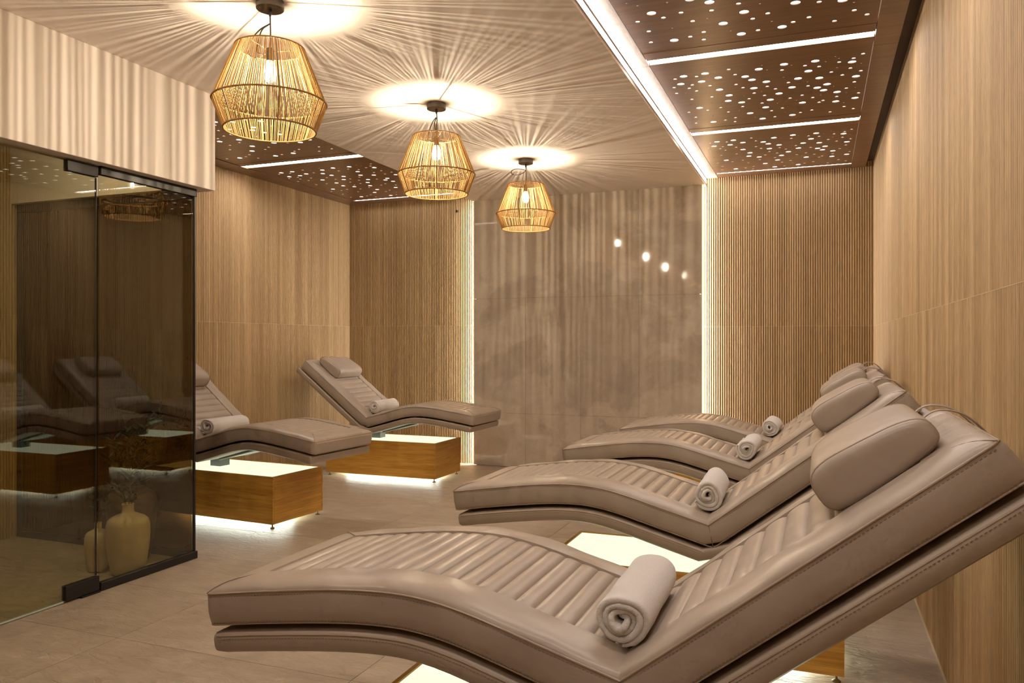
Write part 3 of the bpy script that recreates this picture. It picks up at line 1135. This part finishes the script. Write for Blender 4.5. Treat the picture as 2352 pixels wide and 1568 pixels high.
# ------------------------------------------------------------------ towels
tm = towel_mesh()
tl = ['rolled white towel on the nearest lounger', 'rolled white towel on the second nearest right lounger',
      'rolled white towel on the third right lounger', 'rolled white towel on the farthest right lounger',
      'rolled white towel on the lounger behind the glass corner', 'rolled white towel on the back left corner lounger']
for k, lo in enumerate(lg):
    rz = lo.rotation_euler[2]
    rnd = random.Random(k + 5)
    lp = Vector((1.100, 0.03 if k > 3 else -0.06, 0.580 + 0.099))
    Rm = Matrix.Rotation(rz, 3, 'Z')
    wp = Vector(lo.location) + Rm @ lp
    o = bpy.data.objects.new('rolled_towel', tm)
    o.location = wp
    o.rotation_euler = ((0.0, 1.1, 2.0, 0.5, 0.2, 0.9)[k], 0, PI / 2 + (0 if k < 4 else 0) + rnd.uniform(-0.05, 0.05))
    COL.objects.link(o)
    tag(o, tl[k], 'towel', 'rolled white towels on the loungers')

# ------------------------------------------------------------------ pendant lamps
ZB = 2.489
def cone_cords(ra, za, rb, zb, n, r, jit, rng):
    G = []
    for i in range(n):
        a = 2 * PI * (i + rng.uniform(-jit, jit)) / n
        b = a + 2 * PI * rng.uniform(-jit, jit) / n
        G.append(tube_geo([(ra * math.cos(a), ra * math.sin(a), za), (rb * math.cos(b), rb * math.sin(b), zb)], r * rng.uniform(0.85, 1.15), 5, cap=False))
    return merge(G)
def ring_pts(r, z, n=72):
    return [(r * math.cos(2 * PI * i / n), r * math.sin(2 * PI * i / n), z) for i in range(n)]
RT, ZT1, RM, ZM, RB, ZBt = 0.148, 2.592 - ZP, 0.243, 2.355 - ZP, 0.197, 2.232 - ZP
def make_lamp(label, loc, rotz):
    t = thing('pendant_lamp', label, 'pendant lamp', loc, rotz, 'woven pendant lamps under the plaster ceiling')
    V, F = lathe_geo([(0, 0), (0.060, 0), (0.060, -0.034), (0.057, -0.037), (0, -0.037)], 40)
    cn = mk('canopy', V, F, M['canopy'], t, True, 40)
    V, F = lathe_geo([(0, -0.036), (0.007, -0.036), (0.007, -0.052), (0.0045, -0.066), (0, -0.066)], 12)
    mk('cord_grip', V, F, M['blackm'], cn, True, 40)
    rng = random.Random(11)
    shd = tube('shade', ring_pts(RM, ZM), 0.0042, M['ring'], t, 8, True)
    tube('shade_ring', ring_pts(RT, ZT1), 0.0036, M['ring'], shd, 8, True)
    tube('shade_ring', ring_pts(RB, ZBt), 0.0040, M['ring'], shd, 8, True)
    V, F = cone_cords(RT, ZT1, RM, ZM, 168, 0.00165, 0.32, rng)
    stuff(mk('upper_cords', V, F, M['cord'], shd, True))
    V, F = cone_cords(RM, ZM, RB, ZBt, 190, 0.00165, 0.32, rng)
    stuff(mk('lower_cords', V, F, M['cord'], shd, True))
    for i in range(6):
        a = 2 * PI * i / 6 + 0.3
        ca, sa = math.cos(a), math.sin(a)
        tube('rib', [(RT * ca, RT * sa, ZT1), (RM * ca, RM * sa, ZM), (RB * ca, RB * sa, ZBt)], 0.0034, M['ring'], shd, 6)
    for i in range(3):
        a = 2 * PI * i / 3 + 0.5
        tube('spoke', [(0.012 * math.cos(a), 0.012 * math.sin(a), ZT1 - 0.012), (RT * math.cos(a), RT * math.sin(a), ZT1)], 0.0014, M['ring'], shd, 6)
    zb = ZB - ZP
    V, F = lathe_geo([(0, zb + 0.105), (0.013, zb + 0.105), (0.016, zb + 0.095), (0.016, zb + 0.048), (0, zb + 0.048)], 20)
    so = mk('lamp_socket', V, F, M['blackm'], t, True, 40)
    V, F = lathe_geo([(0.0, zb - 0.046), (0.012, zb - 0.043), (0.022, zb - 0.034), (0.028, zb - 0.018), (0.029, zb), (0.025, zb + 0.020), (0.017, zb + 0.038), (0.0135, zb + 0.050)], 28)
    bl = mk('bulb', V, F, M['bulbglass'], t, True)
    V, F = lathe_geo([(0.0, zb - 0.024), (0.0026, zb - 0.022), (0.0026, zb + 0.022), (0.0, zb + 0.024)], 5)
    mk('filament', V, F, M['filament'], bl)
    return t
lamps = [((-2.250, 2.834), 'largest woven cord pendant lamp, nearest the viewer'),
         ((-2.240, 4.430), 'middle woven cord pendant lamp in the row of three'),
         ((-2.240, 6.046), 'smallest looking woven cord pendant lamp near the stone wall'),
         ((-2.240, 1.230), 'woven cord pendant lamp outside the frame, reflected in the stone wall')]
Z3 = ZP - 0.0005
lp0 = make_lamp(lamps[0][1], (lamps[0][0][0], lamps[0][0][1], Z3), 0.0)
lo_ = [lp0]
for k in range(1, 4):
    c = copy_tree(lp0)
    c.location = (lamps[k][0][0], lamps[k][0][1], Z3)
    c.rotation_euler = (0, 0, 0.7 * k)
    c['label'] = lamps[k][1]
    lo_.append(c)
def lamp_cable(lamp, pts, main):
    rz = lamp.rotation_euler[2]
    Rm = Matrix.Rotation(-rz, 3, 'Z')
    tube('cable', [Rm @ Vector(p) for p in smooth_path(main, 8)], 0.0032, M['blackcord'], lamp, 8)
    for p in pts:
        tube('cable', [Rm @ Vector(q) for q in smooth_path(p, 8)], 0.0030, M['blackcord'], lamp, 8)
# sideways in the picture is the camera's right vector
RV = Vector((math.cos(TH), math.sin(TH), 0))
def sv(x, z):
    return RV * x + Vector((0, 0, z))
lamp_cable(lp0, [[sv(0, -0.098), sv(-0.045, -0.125), sv(-0.085, -0.175), sv(-0.095, -0.23), sv(-0.06, -0.25)],
                 [sv(-0.003, -0.100), sv(-0.035, -0.125), sv(-0.052, -0.175), sv(-0.058, -0.22), sv(-0.03, -0.235)]],
           [sv(0, -0.05), sv(0.001, -0.095), sv(0.002, -0.15), sv(0, -0.21)])
lamp_cable(lo_[1], [[sv(-0.002, -0.085), sv(-0.024, -0.115), sv(-0.045, -0.17), sv(-0.055, -0.22), sv(-0.03, -0.24)],
                    [sv(-0.001, -0.090), sv(-0.012, -0.12), sv(-0.006, -0.17), sv(0.004, -0.21)]],
           [sv(0, -0.05), sv(0.003, -0.10), sv(0.001, -0.16), sv(0, -0.21)])
lamp_cable(lo_[2], [[sv(0, -0.088), sv(-0.03, -0.082), sv(-0.075, -0.078), sv(-0.112, -0.09), sv(-0.118, -0.112), sv(-0.09, -0.128), sv(-0.045, -0.122), sv(-0.015, -0.104), sv(0, -0.090)]],
           [sv(0, -0.05), sv(0.001, -0.10), sv(0.002, -0.15), sv(0, -0.21)])
lamp_cable(lo_[3], [], [sv(0, -0.05), sv(0.001, -0.10), sv(0.002, -0.15), sv(0, -0.21)])

# ------------------------------------------------------------------ vases and plants in the glass room
leafV = [(0, 0, 0), (0.3, 0.085, 0.02), (0.62, 0.075, 0.0), (1.0, 0, -0.10), (0.62, -0.075, 0.0), (0.3, -0.085, 0.02), (0.32, 0, -0.015), (0.64, 0, -0.035)]
leafF = [(0, 6, 1), (1, 6, 7, 2), (2, 7, 3), (0, 5, 6), (6, 5, 4, 7), (7, 4, 3)]
leaf_me = bpy.data.meshes.new('leaf')
leaf_me.from_pydata(leafV, [], leafF)
leaf_me.polygons.foreach_set('use_smooth', [True] * len(leafF))
leaf_me.materials.append(M['leaf'])
def leaf_at(parent, p, d, size, roll, wide=1.0):
    d = Vector(d).normalized()
    q = d.to_track_quat('X', 'Z')
    e = (q.to_matrix() @ Matrix.Rotation(roll, 3, 'X')).to_euler()
    inst('leaf', leaf_me, parent, p, e, (size, size * wide, size))
def branch(parent, pts, r, nleaf, size, rng, wide=1.0, start=0.15):
    P = smooth_path(pts, 6)
    n = len(P)
    b = tube('branch', P, [r * (1 - 0.7 * i / (n - 1)) for i in range(n)], M['stem'], parent, 6)
    for k in range(nleaf):
        u = start + (1 - start) * k / max(1, nleaf - 1)
        i = min(n - 2, int(u * (n - 1)))
        p = P[i]
        t = (P[i + 1] - P[i]).normalized()
        a = k * 2.4 + rng.uniform(-0.4, 0.4)
        side = Vector((math.cos(a), math.sin(a), rng.uniform(-0.1, 0.5)))
        d = t * rng.uniform(0.3, 0.9) + side * 0.8
        if k == nleaf - 1:
            d = t
        leaf_at(b, p, d, size * rng.uniform(0.75, 1.15), rng.uniform(-0.6, 0.6), wide)
    return b

def vase(name, prof, mat, label, cat, loc, group=None):
    t = thing(name, label, cat, loc, 0, group)
    V, F = lathe_geo(prof, 56)
    mk('body', V, F, mat, t, True, 50)
    return t
rng = random.Random(21)
cream_prof = [(0.0, 0.001), (0.078, 0.0), (0.086, 0.006), (0.100, 0.07), (0.111, 0.15), (0.116, 0.22), (0.114, 0.27), (0.106, 0.298), (0.090, 0.314), (0.060, 0.328), (0.036, 0.338), (0.031, 0.348), (0.030, 0.380), (0.033, 0.388), (0.030, 0.391), (0.025, 0.386), (0.024, 0.340), (0.04, 0.325), (0.0, 0.30)]
v1 = vase('cream_vase', cream_prof, M['cream'], 'larger cream stoneware bottle vase with leafy sprigs', 'vase', (-3.640, 3.350, 0))
for k in range(7):
    a = 2 * PI * k / 7 + 0.4
    q = Vector((math.cos(a), math.sin(a), 0))
    branch(v1, [Vector((0, 0, 0.33)) + q * 0.012, Vector((0, 0, 0.40)) + q * 0.022, Vector((0, 0, 0.44 + 0.02 * (k % 3))) + q * 0.06, Vector((0, 0, 0.46 + 0.03 * (k % 3))) + q * (0.085 + 0.01 * (k % 2))], 0.0022, 7, 0.062, rng, 1.3, 0.35)
small_prof = [(r * 0.615, z * 0.70) for r, z in cream_prof]
v2 = vase('cream_vase', small_prof, M['cream'], 'smaller cream vase behind the door edge with a thin sprig', 'vase', (-3.832, 3.318, 0))
for k in range(3):
    a = 2 * PI * k / 3 + 1.0
    q = Vector((math.cos(a), math.sin(a), 0))
    branch(v2, [Vector((0, 0, 0.235)) + q * 0.008, Vector((0, 0, 0.30)) + q * 0.016, Vector((0, 0, 0.36 + 0.02 * k)) + q * 0.035, Vector((0, 0, 0.40 + 0.03 * k)) + q * 0.045], 0.002, 7, 0.055, rng, 1.5, 0.4)
dark_prof = [(0.0, 0.001), (0.090, 0.0), (0.098, 0.008), (0.112, 0.08), (0.128, 0.18), (0.137, 0.28), (0.140, 0.335), (0.137, 0.372), (0.124, 0.400), (0.094, 0.416), (0.078, 0.424), (0.076, 0.440), (0.082, 0.450), (0.076, 0.452), (0.066, 0.440), (0.066, 0.40), (0.0, 0.39)]
v3 = vase('dark_vase', dark_prof, M['darkpot'], 'big dark brown urn holding a small olive tree', 'vase', (-3.832, 3.553, 0))
tr = thing('olive_tree', 'small olive tree growing from the dark brown urn', 'tree', (-3.832, 3.553, 0.392))
tube('trunk', smooth_path([(0, 0, 0), (0.006, 0, 0.08), (-0.004, 0.006, 0.16), (0.01, 0.0, 0.24), (0.03, 0.0, 0.36)], 6), 0.008, M['stem'], tr, 8)
for k in range(17):
    a = k * 2.399
    u = k / 16
    q = RV * (math.cos(a)) + Vector((-math.sin(TH), math.cos(TH), 0)) * math.sin(a) * 0.45
    z0 = 0.05 + 0.27 * u
    R = 0.16 - 0.05 * u
    branch(tr, [Vector((0.01 * u, 0, z0)), Vector((0.01 * u, 0, z0 + 0.04)) + q * R * 0.45, Vector((0, 0, z0 + 0.075 + 0.04 * (k % 3))) + q * R, ], 0.0025, 13, 0.070, rng, 1.5, 0.25)
branch(tr, [Vector((0.02, 0, 0.30)), Vector((0.03, 0, 0.36)) + RV * 0.08, Vector((0.03, 0, 0.43)) + RV * 0.13, Vector((0.03, 0, 0.52)) + RV * 0.15], 0.0025, 16, 0.066, rng, 1.4)
branch(tr, [Vector((0.02, 0, 0.26)), Vector((0.03, 0, 0.30)) + RV * 0.10, Vector((0.03, 0, 0.36)) + RV * 0.19, Vector((0.03, 0, 0.40)) + RV * 0.235], 0.0025, 16, 0.066, rng, 1.4)
